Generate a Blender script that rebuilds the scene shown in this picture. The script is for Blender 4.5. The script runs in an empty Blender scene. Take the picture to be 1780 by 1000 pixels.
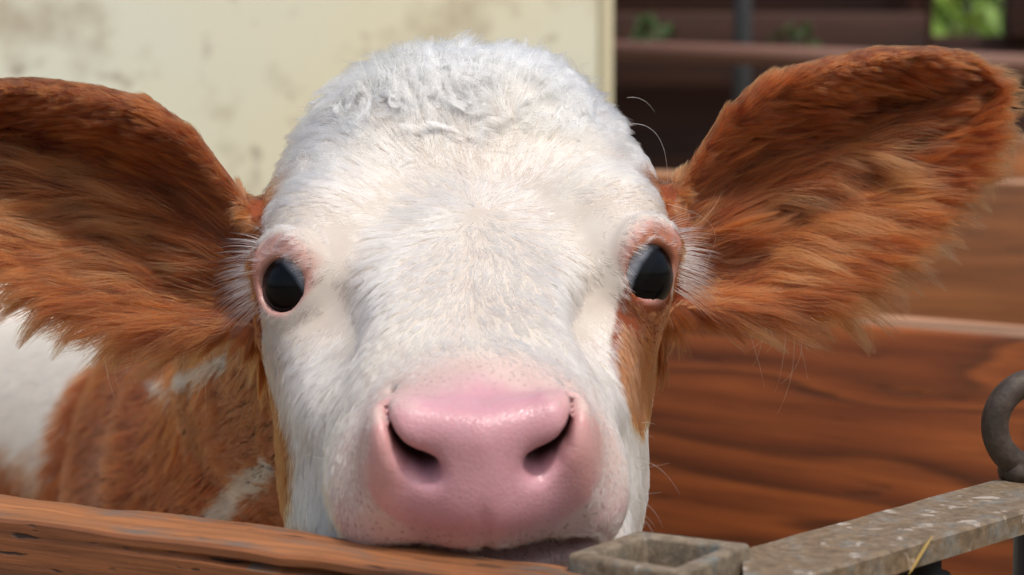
import bpy, math, random
import numpy as np
from mathutils import Vector, Matrix, kdtree

S = bpy.context.scene
COL = S.collection
rng = np.random.default_rng(7)
random.seed(7)
FUR = True

# ------------------------------------------------------------------ camera
FPX = 4515.0                      # focal length in pixels of the 1780 px wide photograph
PITCH = math.radians(6.0)
CAM = Vector((0, 0, 0.95))
cd = bpy.data.cameras.new('camera'); cam = bpy.data.objects.new('camera', cd); COL.objects.link(cam)
cd.sensor_width = 36; cd.lens = FPX / 1780 * 36
cam.location = CAM; cam.rotation_euler = (math.pi / 2 - PITCH, 0, 0)
cd.clip_start = 0.05; cd.clip_end = 500
cd.dof.use_dof = True; cd.dof.focus_distance = 0.985; cd.dof.aperture_fstop = 14.0
S.camera = cam

# ------------------------------------------------------------------ light
SUN_EL, SUN_AZ = math.radians(66), math.radians(36)   # azimuth measured from "towards camera" to the right
w = bpy.data.worlds.new('World'); S.world = w; w.use_nodes = True
nt = w.node_tree; bg = nt.nodes['Background']
sky = nt.nodes.new('ShaderNodeTexSky'); sky.sky_type = 'NISHITA'; sky.sun_disc = False
sdir = Vector((math.sin(SUN_AZ) * math.cos(SUN_EL), -math.cos(SUN_AZ) * math.cos(SUN_EL), math.sin(SUN_EL)))
sky.sun_elevation = SUN_EL; sky.sun_rotation = math.atan2(sdir.x, sdir.y)
sky.air_density = 1.3; sky.dust_density = 4.5
nt.links.new(sky.outputs[0], bg.inputs[0]); bg.inputs[1].default_value = 0.145
sl = bpy.data.lights.new('sun', 'SUN'); sun = bpy.data.objects.new('sun', sl); COL.objects.link(sun)
sl.energy = 2.15; sl.angle = math.radians(5.0); sl.color = (1.0, 0.965, 0.91)
sun.rotation_euler = sdir.to_track_quat('Z', 'Y').to_euler()
S.view_settings.view_transform = 'Standard'; S.view_settings.look = 'None'
S.view_settings.exposure = 0.0; S.view_settings.gamma = 1.0
S.cycles.use_denoising = True
S.cycles.max_bounces = 14; S.cycles.diffuse_bounces = 4; S.cycles.transparent_max_bounces = 8
S.cycles.transmission_bounces = 14; S.cycles.glossy_bounces = 10
try:
    S.cycles.denoiser = 'OPENIMAGEDENOISE'; S.cycles.denoising_prefilter = 'ACCURATE'
except Exception: pass
S.cycles_curves.shape = 'RIBBONS'; S.cycles_curves.subdivisions = 2

# ------------------------------------------------------------------ frames
cp, sp = math.cos(PITCH), math.sin(PITCH)
def C2W(P):                        # camera frame (right, up, depth) -> world
    P = np.asarray(P, float)
    return np.stack([P[..., 0], P[..., 2] * cp + P[..., 1] * sp, CAM.z + P[..., 1] * cp - P[..., 2] * sp], -1)
def W(px, py, d):                  # a point seen towards (px,py) at depth d
    return C2W([(px - 890) / FPX * d, (500 - py) / FPX * d, d])
def onz(px, py, z):                # where that ray meets the level z
    return W(px, py, (CAM.z - z) / (sp + cp * (py - 500) / FPX))
OC = np.array([-0.0172, 0.0275, 0.97])       # brow point of the calf in the camera frame
YAW, ROLL = math.radians(1.9), math.radians(2.2)
def H2C(p):
    u, v, ww = p[..., 0], p[..., 1], p[..., 2]
    X = u * math.cos(YAW) + ww * math.sin(YAW); Wd = -u * math.sin(YAW) + ww * math.cos(YAW)
    Xr = X * math.cos(ROLL) - v * math.sin(ROLL); Yr = X * math.sin(ROLL) + v * math.cos(ROLL)
    return np.stack([Xr + OC[0], Yr + OC[1], OC[2] - Wd], -1)
def H2W(p): return C2W(H2C(np.asarray(p, float)))
def hp(px, py, ww):                # head-frame point from a sight line and its forward offset
    d = OC[2] - ww
    for _ in range(6):
        X = (px - 890) / FPX * d - OC[0]; Y = (500 - py) / FPX * d - OC[1]
        a = X * math.cos(ROLL) + Y * math.sin(ROLL); v = -X * math.sin(ROLL) + Y * math.cos(ROLL)
        Wd = OC[2] - d
        u = a * math.cos(YAW) - Wd * math.sin(YAW); wv = a * math.sin(YAW) + Wd * math.cos(YAW)
        d += (wv - ww)
    return np.array([u, v, ww])

# ------------------------------------------------------------------ helpers
def tag(o, label=None, cat=None, group=None, kind=None):
    if label: o['label'] = label
    if cat: o['category'] = cat
    if group: o['group'] = group
    if kind: o['kind'] = kind
    return o
def link(name, data, parent=None, mat=None):
    o = bpy.data.objects.new(name, data); COL.objects.link(o)
    if parent is not None: o.parent = parent
    if mat is not None: data.materials.append(mat)
    return o
def mesh(name, V, F, mat=None, parent=None, smooth=False, col=None):
    me = bpy.data.meshes.new(name)
    me.from_pydata([tuple(map(float, v)) for v in V], [], [tuple(map(int, f)) for f in F]); me.update()
    if smooth: me.polygons.foreach_set('use_smooth', np.ones(len(me.polygons), bool))
    if col is not None:
        a = me.color_attributes.new('tint', 'FLOAT_COLOR', 'POINT')
        a.data.foreach_set('color', np.concatenate([col, np.ones((len(col), 1))], 1).ravel().astype(np.float32))
    return link(name, me, parent, mat)
def bevel(o, wd, seg=2, ang=40):
    m = o.modifiers.new('bevel', 'BEVEL'); m.width = wd; m.segments = seg; m.limit_method = 'ANGLE'; m.angle_limit = math.radians(ang)
    o.data.polygons.foreach_set('use_smooth', np.ones(len(o.data.polygons), bool))
    return o

def hashn(i, j, k, seed):
    h = (i * 374761393 + j * 668265263 + k * 2147483647 + seed * 144665) & 0xffffffff
    h = ((h ^ (h >> 13)) * 1274126177) & 0xffffffff
    h = h ^ (h >> 16)
    return (h & 0xffff) / 65535.0
def noise(P, f, seed=0):           # smooth value noise in -1..1
    Q = P * f + 1000.0; I = np.floor(Q).astype(np.int64); R = Q - I; R = R * R * (3 - 2 * R)
    out = 0
    for a in (0, 1):
        for b in (0, 1):
            for c in (0, 1):
                wgt = (R[:, 0] if a else 1 - R[:, 0]) * (R[:, 1] if b else 1 - R[:, 1]) * (R[:, 2] if c else 1 - R[:, 2])
                out = out + wgt * hashn(I[:, 0] + a, I[:, 1] + b, I[:, 2] + c, seed)
    return out * 2 - 1
def noise3(P, f, seed=0):
    return np.stack([noise(P, f, seed), noise(P, f, seed + 11), noise(P, f, seed + 23)], 1)
def sstep(a, b, x):
    t = np.clip((x - a) / (b - a), 0, 1); return t * t * (3 - 2 * t)
def nrm(v): return v / np.maximum(np.linalg.norm(v, axis=-1, keepdims=True), 1e-9)

# ---- distance-field pieces (all take arrays)
def smin(a, b, k):
    h = np.clip(0.5 + 0.5 * (b - a) / k, 0, 1); return b * (1 - h) + a * h - k * h * (1 - h)
def smax(a, b, k): return -smin(-a, -b, k)
def ell(P, c, r):
    q = P - np.asarray(c); k0 = np.linalg.norm(q / np.asarray(r), axis=1); k1 = np.linalg.norm(q / (np.asarray(r) ** 2), axis=1)
    return k0 * (k0 - 1) / np.maximum(k1, 1e-6)
def cone(P, a, b, ra, rb):
    a = np.asarray(a, float); b = np.asarray(b, float); ba = b - a
    h = np.clip(((P - a) @ ba) / (ba @ ba), 0, 1)
    return np.linalg.norm(P - a - h[:, None] * ba, axis=1) - (ra + (rb - ra) * h)

def surface_nets(fn, lo, hi, h):
    lo = np.asarray(lo, float); hi = np.asarray(hi, float); B = 4
    nc = np.ceil((hi - lo) / (h * B)).astype(int) + 1; n = nc * B
    ci = np.stack(np.meshgrid(*[np.arange(k) for k in nc], indexing='ij'), -1).reshape(-1, 3)
    cc = lo + (ci + 0.5) * B * h
    dc = np.concatenate([fn(cc[i:i + 400000]) for i in range(0, len(cc), 400000)])
    F = np.where(dc.reshape(nc) < 0, -1.0, 1.0).astype(np.float32)
    F = np.repeat(np.repeat(np.repeat(F, B, 0), B, 1), B, 2)
    act = np.nonzero(np.abs(dc) < B * h * 1.9)[0]
    off = np.stack(np.meshgrid(*[np.arange(B)] * 3, indexing='ij'), -1).reshape(-1, 3)
    for i in range(0, len(act), 8000):
        I = (ci[act[i:i + 8000]][:, None, :] * B + off[None]).reshape(-1, 3)
        F[I[:, 0], I[:, 1], I[:, 2]] = fn(lo + I * h)
    ins = F < 0
    c = np.zeros(tuple(n - 1), np.int8)
    for a in (0, 1):
        for b in (0, 1):
            for d in (0, 1): c += ins[a:n[0] - 1 + a, b:n[1] - 1 + b, d:n[2] - 1 + d]
    cells = np.argwhere((c > 0) & (c < 8)); del c
    vid = np.full(tuple(n - 1), -1, np.int32); vid[cells[:, 0], cells[:, 1], cells[:, 2]] = np.arange(len(cells))
    acc = np.zeros((len(cells), 3)); cnt = np.zeros(len(cells))
    corners = [(a, b, d) for a in (0, 1) for b in (0, 1) for d in (0, 1)]
    for p in corners:
        for q in corners:
            if sum(abs(x - y) for x, y in zip(p, q)) == 1 and p < q:
                fa = F[cells[:, 0] + p[0], cells[:, 1] + p[1], cells[:, 2] + p[2]]
                fb = F[cells[:, 0] + q[0], cells[:, 1] + q[1], cells[:, 2] + q[2]]
                m = (fa < 0) != (fb < 0); t = np.where(m, fa / np.where(m, fa - fb, 1), 0)
                acc += np.where(m[:, None], np.array(p) + t[:, None] * (np.array(q) - np.array(p)), 0); cnt += m
    V = lo + (cells + acc / cnt[:, None]) * h
    Q = []
    for ax in range(3):
        b, d = [(1, 2), (2, 0), (0, 1)][ax]
        sl0 = [slice(None)] * 3; sl1 = [slice(None)] * 3
        sl0[ax] = slice(0, n[ax] - 1); sl1[ax] = slice(1, n[ax])
        i0 = ins[tuple(sl0)]; i1 = ins[tuple(sl1)]
        E = np.argwhere(i0 != i1)
        ok = (E[:, b] > 0) & (E[:, d] > 0) & (E[:, b] < n[b] - 1) & (E[:, d] < n[d] - 1); E = E[ok]
        flip = i0[E[:, 0], E[:, 1], E[:, 2]]
        def at(db, dd):
            G = E.copy(); G[:, b] -= db; G[:, d] -= dd
            return vid[G[:, 0], G[:, 1], G[:, 2]]
        q = np.stack([at(1, 1), at(0, 1), at(0, 0), at(1, 0)], 1)
        q[~flip] = q[~flip][:, ::-1]
        Q.append(q)
    Q = np.concatenate(Q); Q = Q[(Q >= 0).all(1)]
    # keep the largest connected body
    lab = np.arange(len(V))
    for _ in range(60):
        m = lab[Q].min(1); new = lab.copy(); np.minimum.at(new, lab[Q].ravel(), np.repeat(m, 4)); np.minimum.at(new, Q.ravel(), np.repeat(m, 4)); new = new[new]; new = new[new]
        if (new == lab).all(): break
        lab = new
    keep = lab == np.bincount(lab).argmax(); idx = np.cumsum(keep) - 1; Q = Q[keep[Q].all(1)]; Q = idx[Q]; V = V[keep]
    # settle the vertices on the surface
    e = h * 0.4
    for _ in range(2):
        d0 = fn(V); G = np.stack([fn(V + np.eye(3)[k] * e) - fn(V - np.eye(3)[k] * e) for k in range(3)], 1) / (2 * e)
        g2 = np.maximum((G * G).sum(1), 0.2)
        V = V - np.clip(d0 / g2, -h * .6, h * .6)[:, None] * G * 0.8
    return V, Q

# ================================================================== CALF
CT, ST = 0.4226, 0.9063
def tn(P): return np.stack([P[:, 0], -CT * P[:, 1] + ST * P[:, 2], ST * P[:, 1] + CT * P[:, 2]], 1)   # head frame -> along face / dorsal
def untn(q): q = np.asarray(q, float); return np.array([q[0], -CT * q[1] + ST * q[2], ST * q[1] + CT * q[2]])
EYE = np.array([0.0602, 0.005, -0.0245]); ER = 0.0168     # local u,t,n
EYE_AX = nrm(np.array([0.66, 0.62, 0.42]))
EAR_A = math.radians(21.0); EL = 0.158
ear_o = np.array([0.077, -0.016, -0.070])
ear_e = np.array([math.cos(EAR_A) * .985, math.sin(EAR_A) * .985, -0.17]); ear_e /= np.linalg.norm(ear_e)
ear_f = nrm(np.array([-0.10, -0.12, 1.0])); ear_f = nrm(ear_f - (ear_f @ ear_e) * ear_e)
ear_b = np.cross(ear_f, ear_e)     # across, upwards
ks = np.array([-.2, -.05, .05, .15, .27, .4, .55, .7, .85, .95, 1.0, 1.06])
kt = np.array([.004, .009, .016, .028, .042, .049, .047, .043, .035, .028, .018, .006])
kb = np.array([-.012, -.020, -.031, -.038, -.041, -.041, -.038, -.030, -.018, -.008, .000, .004])
def ear_sab(P):
    q = np.stack([np.abs(P[:, 0]), P[:, 1], P[:, 2]], 1) - ear_o
    a = q @ ear_e / EL; b = q @ ear_b; c = q @ ear_f
    top = np.interp(a, ks, kt); bot = np.interp(a, ks, kb)
    hw = np.maximum((top - bot) / 2, .007); m = (top + bot) / 2
    return a, b, c, (b - m) / hw, hw
def ear_sdf(P):
    a, b, c, qb, hw = ear_sab(P)
    dep = np.interp(a, [0, .15, .5, .85, 1], [.012, .022, .028, .016, .010])
    qq = np.clip(np.abs(qb), 0, 1.2)
    mid = dep * (qq ** 2 - .55) + 0.012 * np.exp(-((qb - .82) / .16) ** 2) * sstep(.1, .4, a) * sstep(1.0, .8, a)
    # soft folds inside the cup
    mid = mid + .003 * np.sin(qb * 9 + a * 3) * np.exp(-(qb / .5) ** 2) * sstep(.1, .3, a)
    slope = np.sqrt(1 + (2 * dep * qb / hw) ** 2)
    th = np.interp(a, [0, .2, 1], [.0075, .005, .003])
    d1 = (np.abs(c - mid)) / slope - th
    d2 = (np.abs(qb) - 1) * hw
    d3 = (a - 1.03) * EL
    d4 = (-.10 - a) * EL
    return smax(smax(smax(d1, d2, .006), d3, .006), d4, .004)

def head_sdf(P):
    L = tn(P); L[:, 0] = np.where(P[:, 0] > 0, L[:, 0] + .0085 * sstep(-.005, -.065, P[:, 1]) * sstep(.10, .03, P[:, 2]), L[:, 0]); L = np.stack([np.abs(L[:, 0]), L[:, 1], L[:, 2]], 1)
    d = ell(L, (0, -.030, -.060), (.068, .085, .061))                        # cranium
    d = smin(d, ell(L, (0, -.080, -.0375), (.071, .047, .0685)), .022)      # poll
    d = smin(d, ell(L, (.045, -.045, -.044), (.038, .058, .049)), .02)       # temples
    d = smin(d, ell(L, (.054, -.004, -.034), (.027, .030, .031)), .014)      # orbits
    d = smin(d, cone(L, (0, .0, -.051), (0, .115, -.046), .046, .033), .02)  # bridge
    d = smin(d, ell(L, (.024, .045, -.045), (.032, .075, .035)), .02)
    d = smin(d, ell(L, (.043, .015, -.088), (.031, .075, .062)), .022)       # cheeks
    d = smin(d, ell(L, (.020, .070, -.088), (.040, .080, .028)), .02)        # jaw
    d = smin(d, ell(L, (0, .118, -.040), (.041, .040, .034)), .015)          # muzzle
    d = smin(d, ell(L, (.032, .110, -.053), (.020, .036, .020)), .012)       # lips
    d = smin(d, ell(L, (.0, .105, -.076), (.030, .036, .012)), .006)         # chin
    # nose pad and nostril wings
    d = smin(d, cone(L, (0, .146, -.0165), (.0203, .142, -.0138), .0105, .0092), .008)
    d = smin(d, ell(L, (.0308, .137, -.027), (.0075, .014, .018)), .014)
    d = smin(d, ell(L, (0, .148, -.036), (.017, .012, .018)), .010)
    # nostrils : comma slit
    pl_ = np.array([(.0176, -.0240), (.0222, -.0215), (.0262, -.0175), (.0290, -.0125), (.0308, -.0080)])
    pr_ = [.0037, .0033, .0021, .0009, .0003]; pe_ = [.095, .095, .112, .132, .136]
    nd = np.full(len(L), 1.0)
    for k in range(4):
        A2, B2 = pl_[k], pl_[k + 1]; ba = B2 - A2; q2 = L[:, [0, 2]] - A2; hh = np.clip((q2 @ ba) / (ba @ ba), 0, 1)
        d2 = np.linalg.norm(q2 - hh[:, None] * ba, axis=1) - (pr_[k] + (pr_[k + 1] - pr_[k]) * hh)
        nd = np.minimum(nd, np.maximum(d2, pe_[k] + (pe_[k + 1] - pe_[k]) * hh - L[:, 1]))
    d = smax(d, -nd, .0050)
    # mouth slot under the lip
    d = smax(d, -ell(L, (0, .150, -.0592), (.038, .032, .0062)), .004)
    # philtrum, mouth line
    d = d + .0010 * np.exp(-(L[:, 0] / .0022) ** 2) * sstep(.12, .14, L[:, 1]) * sstep(-.030, -.040, L[:, 2])
    # hollow before the eye
    d = smax(d, -ell(L, (.0445, .028, .0065), (.010, .024, .010)), .012)
    d = smin(d, ell(L, (.052, -.022, -.012), (.020, .016, .014)), .014)
    d = smax(d, -ell(L, (.060, .052, -.018), (.018, .030, .012)), .018)
    # eye : lid ring, opening
    q = L - EYE; h = q @ EYE_AX; rad = q - h[:, None] * EYE_AX
    upv = nrm(np.array([.1, -.5, .85])); upv = nrm(upv - (upv @ EYE_AX) * EYE_AX); sd = np.cross(EYE_AX, upv)
    ru = rad @ upv; rs = rad @ sd
    rr = np.sqrt((ru / 1.12) ** 2 + (rs / .98) ** 2) + 1e-6
    up = sstep(-.3, .7, ru / rr)
    lid = np.linalg.norm(q, axis=1) - (ER + .0017 + .0018 * up)
    d = smin(d, lid, .006)
    ring = np.sqrt((rr - .0125 - .0015 * up) ** 2 + (h - .0110 - .0016 * up) ** 2) - (.0004 + .0042 * up)
    d = smin(d, ring, .005)
    crease = np.sqrt((rr - .0215) ** 2 + (h - .009) ** 2) - .0012
    d = smax(d, -crease - (1 - up) * .01, .004)
    ra_ = np.sqrt((np.where(ru > 0, ru / .84, ru / 1.16)) ** 2 + ((rs + .0008) / 1.07) ** 2)
    d = smax(d, -np.maximum(ra_ - .0100, .001 - h), .0020)
    # neck
    Pm = P
    d = smin(d, cone(Pm, (0, -.060, -.08), (-.06, -.075, -.30), .066, .085), .03)
    # ears
    Pa = np.stack([np.abs(P[:, 0]), P[:, 1], P[:, 2]], 1)
    tube = cone(Pa, (.050, -.026, -.085), ear_o + ear_e * .012 - ear_f * .016, .034, .022)
    d = smin(d, tube, .014)
    d = smin(d, ear_sdf(P), .010)
    return d

def head_color(P):
    """base colour of skin and hair at head-frame points; also masks"""
    L = tn(P); au = np.abs(L[:, 0]); u, v, ww = P[:, 0], P[:, 1], P[:, 2]
    nz = noise(P, 90, 3) * .5 + noise(P, 260, 4) * .3
    # pink muzzle skin : within the pad
    e = ((au / (.0405 - .018 * sstep(-.030, -.055, L[:, 2]))) ** 3 + (np.abs(L[:, 2] + .031) / .0310) ** 3) ** (1 / 3)
    nose = sstep(1.08, .90, e + nz * .10) * sstep(.112, .136, L[:, 1] + nz * .006 - .03 * au)
    q = L.copy(); q[:, 0] = au; q = q - EYE; h = q @ EYE_AX; rr = np.linalg.norm(q - h[:, None] * EYE_AX, axis=1)
    up_ = sstep(-.2, .7, (q[:, 2] - h * EYE_AX[2]) / (rr + 1e-6)); lid = sstep(.0148 + .0050 * up_, .0122 + .0030 * up_, rr + nz * .002) * (h > -.005)
    # brown : ears, nape, cheek patches
    n1 = noise(P, 55, 8) * .004 + noise(P, 400, 9) * .0016
    a, b, c, qb, hw = ear_sab(P)
    ear = (a > -.12) & (au > .078)
    bo = .016 * sstep(-.005, -.03, v) * (u > 0); br = sstep(-.044, -.052, ww + n1 + bo + .30 * np.clip(v - .01, 0, 1)) * sstep(.058, .068, au + n1 + .45 * np.clip(-v - .02, 0, .05))
    br = br * sstep(.024, .010, v + n1)
    br = np.maximum(br, ear * 1.0)
    br = np.maximum(br, sstep(-.12, -.13, ww + n1))
    # right cheek patch (animal's left)
    pc = hp(1116, 592, -.005)
    er = np.sqrt(((u - pc[0] - .10 * (v - pc[1])) / .0130) ** 2 + ((v - pc[1]) / .026) ** 2)
    br = np.maximum(br, sstep(1.1, .95, er + n1 * 30) * (u > 0) * (ww > -.06) * (v < .0))
    pl = hp(488, 780, -.03)
    br = np.maximum(br, sstep(pl[0] + .0100, pl[0] + .0060, u + n1 * .6 + 3.5 * (v - pl[1]) ** 2 * 4) * (v < hp(480, 640, -.03)[1]) * (v > hp(480, 893, -.03)[1] + n1))
    return nose, lid, np.clip(br, 0, 1), nz

calf = link('calf', None); tag(calf, 'brown and white calf resting its pink nose on the wooden rail', 'calf')

V, Q = surface_nets(head_sdf, (-.245, -.165, -.26), (.245, .085, .155), .00165)
nose, lid, br, nz = head_color(V)
skin = np.array([.66, .42, .36]); pink = np.array([.62, .33, .37]); white = np.array([.72, .66, .60]); brown = np.array([.075, .020, .008])
def mix(a, b, m): return a * (1 - m[:, None]) + b * m[:, None]
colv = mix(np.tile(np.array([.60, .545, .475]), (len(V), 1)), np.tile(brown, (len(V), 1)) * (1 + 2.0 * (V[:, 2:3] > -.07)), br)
# bare pink inside of the ears
a_, b_, c_, qb_, hw_ = ear_sab(V)
inn = np.exp(-((a_ - .62) / .22) ** 2 - ((qb_ - .25) / .5) ** 2) * (np.abs(V[:, 0]) > .09)
colv = mix(colv, np.tile([.17, .035, .022], (len(V), 1)), np.clip(inn, 0, 1) * .8)
Lv = tn(V)
pk = np.tile(pink, (len(V), 1))
pk = mix(pk, np.tile([.47, .215, .215], (len(V), 1)), sstep(-.030, -.050, Lv[:, 2]) * sstep(.034, .012, np.abs(Lv[:, 0])))
pk = mix(pk, np.tile([.66, .36, .33], (len(V), 1)), sstep(.022, .034, np.abs(Lv[:, 0])) * .8)
colv = mix(colv, pk, nose)
lipb = sstep(-.040, -.050, Lv[:, 2]) * sstep(.12, .135, Lv[:, 1])
colv = mix(colv, np.tile([.60, .40, .37], (len(V), 1)), lipb * .75)
lipw = sstep(-.036, -.046, Lv[:, 2] + .25 * np.abs(Lv[:, 0])) if False else lipb
nostril_shade = sstep(.1465, .137, Lv[:, 1]) * sstep(.003, -.001, np.abs(Lv[:, 2] + .0215) - .006) * (np.abs(Lv[:, 0]) < .033) * (np.abs(Lv[:, 0]) > .012) * (nose > .3)  # shade inside the nostrils, painted as near-black skin colour
halo = sstep(1.5, 1.0, np.sqrt((Lv[:, 0] / .040) ** 2 + ((Lv[:, 2] + .031) / .030) ** 2)) * sstep(.09, .125, Lv[:, 1]) * (1 - nose)
colv = mix(colv, np.tile([.66, .42, .38], (len(V), 1)), halo * .6)
colv = mix(colv, np.tile([.58, .29, .24], (len(V), 1)), lid * .85)
qe = Lv.copy(); qe[:, 0] = np.abs(qe[:, 0]); qe = qe - EYE; he = qe @ EYE_AX; rre = np.linalg.norm(qe - he[:, None] * EYE_AX, axis=1)
colv = mix(colv, np.tile([.40, .13, .055], (len(V), 1)), sstep(.0155, .0135, rre) * lid * (V[:, 0] > 0) * sstep(-.002, .006, qe[:, 2]) * .8)

VW = H2W(V)
HEAD = dict(V=VW, Q=Q, H=V)
poremask = sstep(1.45, 1.0, np.sqrt((Lv[:, 0] / .042) ** 2 + ((Lv[:, 2] + .035) / .031) ** 2)) * sstep(.10, .125, Lv[:, 1]) * (1 - .85 * nose * (1 - lipb))
fleshmask = np.clip(np.maximum(nose * (1 - .5 * lipb), sstep(1.45, 1.0, np.sqrt((Lv[:, 0] / .042) ** 2 + ((Lv[:, 2] + .035) / .031) ** 2)) * sstep(.10, .125, Lv[:, 1]) * .5) + lid, 0, 1)
colv = mix(colv, np.tile([.09, .018, .018], (len(V), 1)), nostril_shade)

# torso: neck, ribcage, rump, four legs, tail
def cf(px, py, d): return np.array([(px - 890) / FPX * d, (500 - py) / FPX * d, d])
def c2w1(p): return C2W(np.asarray(p, float))
RIB = c2w1(cf(560, 905, 1.55)); RUMP = c2w1(cf(-30, 790, 2.15)); SHO = c2w1(cf(640, 850, 1.36))
NCK = c2w1(H2C(np.array([-.045, -.072, -.24])))
def body_sdf(P):
    d = cone(P, NCK, SHO, .078, .125)
    d = smin(d, ell(P, RIB, (.150, .22, .185)), .06)
    d = smin(d, cone(P, RIB, RUMP, .12, .11), .03)
    d = smin(d, ell(P, RUMP, (.135, .16, .16)), .03)
    fd = (RUMP - RIB)[:2]; fd = fd / np.linalg.norm(fd); sd = np.array([fd[1], -fd[0]])
    for base, s, hgt in ((SHO, .075, 0), (SHO, -.075, 0), (RUMP, .085, 1), (RUMP, -.085, 1)):
        b = np.array([base[0] + sd[0] * s, base[1] + sd[1] * s])
        top = np.array([b[0], b[1], .60]);
        if hgt:
            hock = np.array([b[0] + fd[0] * .06, b[1] + fd[1] * .06, .26]); stf = np.array([b[0] - fd[0] * .05, b[1] - fd[1] * .05, .46])
            d = smin(d, cone(P, top, stf, .09, .062), .04); d = smin(d, cone(P, stf, hock, .055, .026), .02)
            d = smin(d, cone(P, hock, hock + np.array([-fd[0] * .02, -fd[1] * .02, -.20]), .024, .021), .01)
            foot = hock + np.array([-fd[0] * .02, -fd[1] * .02, -.22])
        else:
            kn = np.array([b[0], b[1], .30])
            d = smin(d, cone(P, top, kn, .065, .030), .04); d = smin(d, cone(P, kn, kn + np.array([0, 0, -.25]), .027, .021), .01)
            foot = np.array([b[0], b[1], .04])
        d = smin(d, cone(P, np.array([foot[0], foot[1], .055]), np.array([foot[0] - fd[0] * .02, foot[1] - fd[1] * .02, .028]), .026, .028), .008)
    tl = RUMP + np.array([fd[0] * .14, fd[1] * .14, .09])
    d = smin(d, cone(P, tl, tl + np.array([fd[0] * .04, fd[1] * .04, -.34]), .018, .010), .01)
    return d
bl = np.minimum.reduce([NCK, SHO, RIB, RUMP]) - .30; bh = np.maximum.reduce([NCK, SHO, RIB, RUMP]) + .32; bl[2] = -.01
VB, QB = surface_nets(body_sdf, bl, bh, .0075)
def W2C(P):
    z = P[:, 2] - CAM.z; y = P[:, 1]
    return np.stack([P[:, 0], y * sp + z * cp, y * cp - z * sp], 1)
def pxl(P):
    c = W2C(P); return 890 + c[:, 0] / c[:, 2] * FPX, 500 - c[:, 1] / c[:, 2] * FPX, c[:, 2]
def seg(P, a, b):
    a = np.asarray(a); b = np.asarray(b); ba = b - a; h = np.clip(((P - a) @ ba) / (ba @ ba), 0, 1)
    return np.linalg.norm(P - a - h[:, None] * ba, axis=1)
def hit(px, py, fn, d0=1.02, d1=2.6):
    ds = np.linspace(d0, d1, 600); Pq = np.array([W(px, py, d_) for d_ in ds]); v = fn(Pq)
    k = int(np.argmax(v < 0)) if (v < 0).any() else int(v.argmin()); return Pq[k]
def anysdf(P): return np.minimum(body_sdf(P), head_sdf((P - H2W(np.zeros((1, 3)))) @ np.linalg.inv(H2W(np.eye(3)) - H2W(np.zeros((1, 3))))))
ST1 = [hit(x, y, anysdf) for x, y in ((372, 905), (425, 850), (478, 815))]
STB = [hit(x, y, body_sdf) for x, y in ((372, 905), (425, 850), (478, 815))]
ST2 = [hit(x, y, anysdf) for x, y in ((275, 668), (330, 640), (400, 620))]
fdv = (RUMP - RIB) / np.linalg.norm(RUMP - RIB)
def streak(P, n1):
    m = np.zeros(len(P))
    for q_, wd in ((ST1, .0055), (STB, .0055), (ST2, .0035)):
        for k in (0, 1): m = np.maximum(m, sstep(wd + .003, wd - .002, seg(P, q_[k], q_[k + 1]) + n1 * .12))
    return m
def body_white(P):
    n1 = noise(P, 14, 31) * .02 + noise(P, 60, 32) * .007
    al = (P - RIB) @ fdv
    m = sstep(.15, .18, al + n1) * sstep(.645, .68, P[:, 2] + n1)
    # white streaks on the shoulder and flank
    m = np.maximum(m, streak(P, n1))
    m = np.maximum(m, sstep(.24, .20, P[:, 2]))
    return m
bw = body_white(VB)
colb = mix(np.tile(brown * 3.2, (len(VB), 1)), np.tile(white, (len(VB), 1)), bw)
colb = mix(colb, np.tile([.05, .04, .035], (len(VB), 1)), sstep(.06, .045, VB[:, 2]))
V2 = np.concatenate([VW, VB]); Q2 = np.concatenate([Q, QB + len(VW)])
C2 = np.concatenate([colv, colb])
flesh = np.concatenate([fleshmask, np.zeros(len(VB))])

# ---- materials
def newmat(name):
    m = bpy.data.materials.new(name); m.use_nodes = True
    nt = m.node_tree; b = nt.nodes['Principled BSDF']; return m, nt, b
def N(nt, t, **kw):
    n = nt.nodes.new(t)
    for k, v in kw.items():
        if k in n.inputs: n.inputs[k].default_value = v
        else: setattr(n, k, v)
    return n
def ramp(nt, fac, stops):
    r = nt.nodes.new('ShaderNodeValToRGB'); nt.links.new(fac, r.inputs[0])
    while len(r.color_ramp.elements) < len(stops): r.color_ramp.elements.new(0.5)
    for e, (p, c) in zip(r.color_ramp.elements, stops):
        e.position = p; e.color = (*c, 1) if len(c) == 3 else c
    return r.outputs[0]

skm, nt, b = newmat('calf_skin')
att = N(nt, 'ShaderNodeAttribute', attribute_name='tint'); fl = N(nt, 'ShaderNodeAttribute', attribute_name='flesh')
geo = N(nt, 'ShaderNodeTexCoord')
vo = N(nt, 'ShaderNodeTexVoronoi', Scale=520.0); vo.feature = 'DISTANCE_TO_EDGE'
nz1 = N(nt, 'ShaderNodeTexNoise', Scale=140.0, Detail=3.0)
mp = nt.nodes.new('ShaderNodeMix'); mp.data_type = 'VECTOR'; mp.inputs[0].default_value = .004
nt.links.new(geo.outputs['Object'], mp.inputs[4]); nt.links.new(nz1.outputs['Color'], mp.inputs[5]); nt.links.new(geo.outputs['Object'], nz1.inputs['Vector'])
nt.links.new(mp.outputs[1], vo.inputs['Vector'])
rp = ramp(nt, vo.outputs['Distance'], [(0, (0, 0, 0)), (.18, (1, 1, 1))])
bm = N(nt, 'ShaderNodeBump', Strength=.5, Distance=.0006); nt.links.new(rp, bm.inputs['Height'])
mu = N(nt, 'ShaderNodeMath', operation='MULTIPLY'); mu.inputs[1].default_value = .17; nt.links.new(fl.outputs['Fac'], mu.inputs[0]); nt.links.new(mu.outputs[0], bm.inputs['Strength'])
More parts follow.
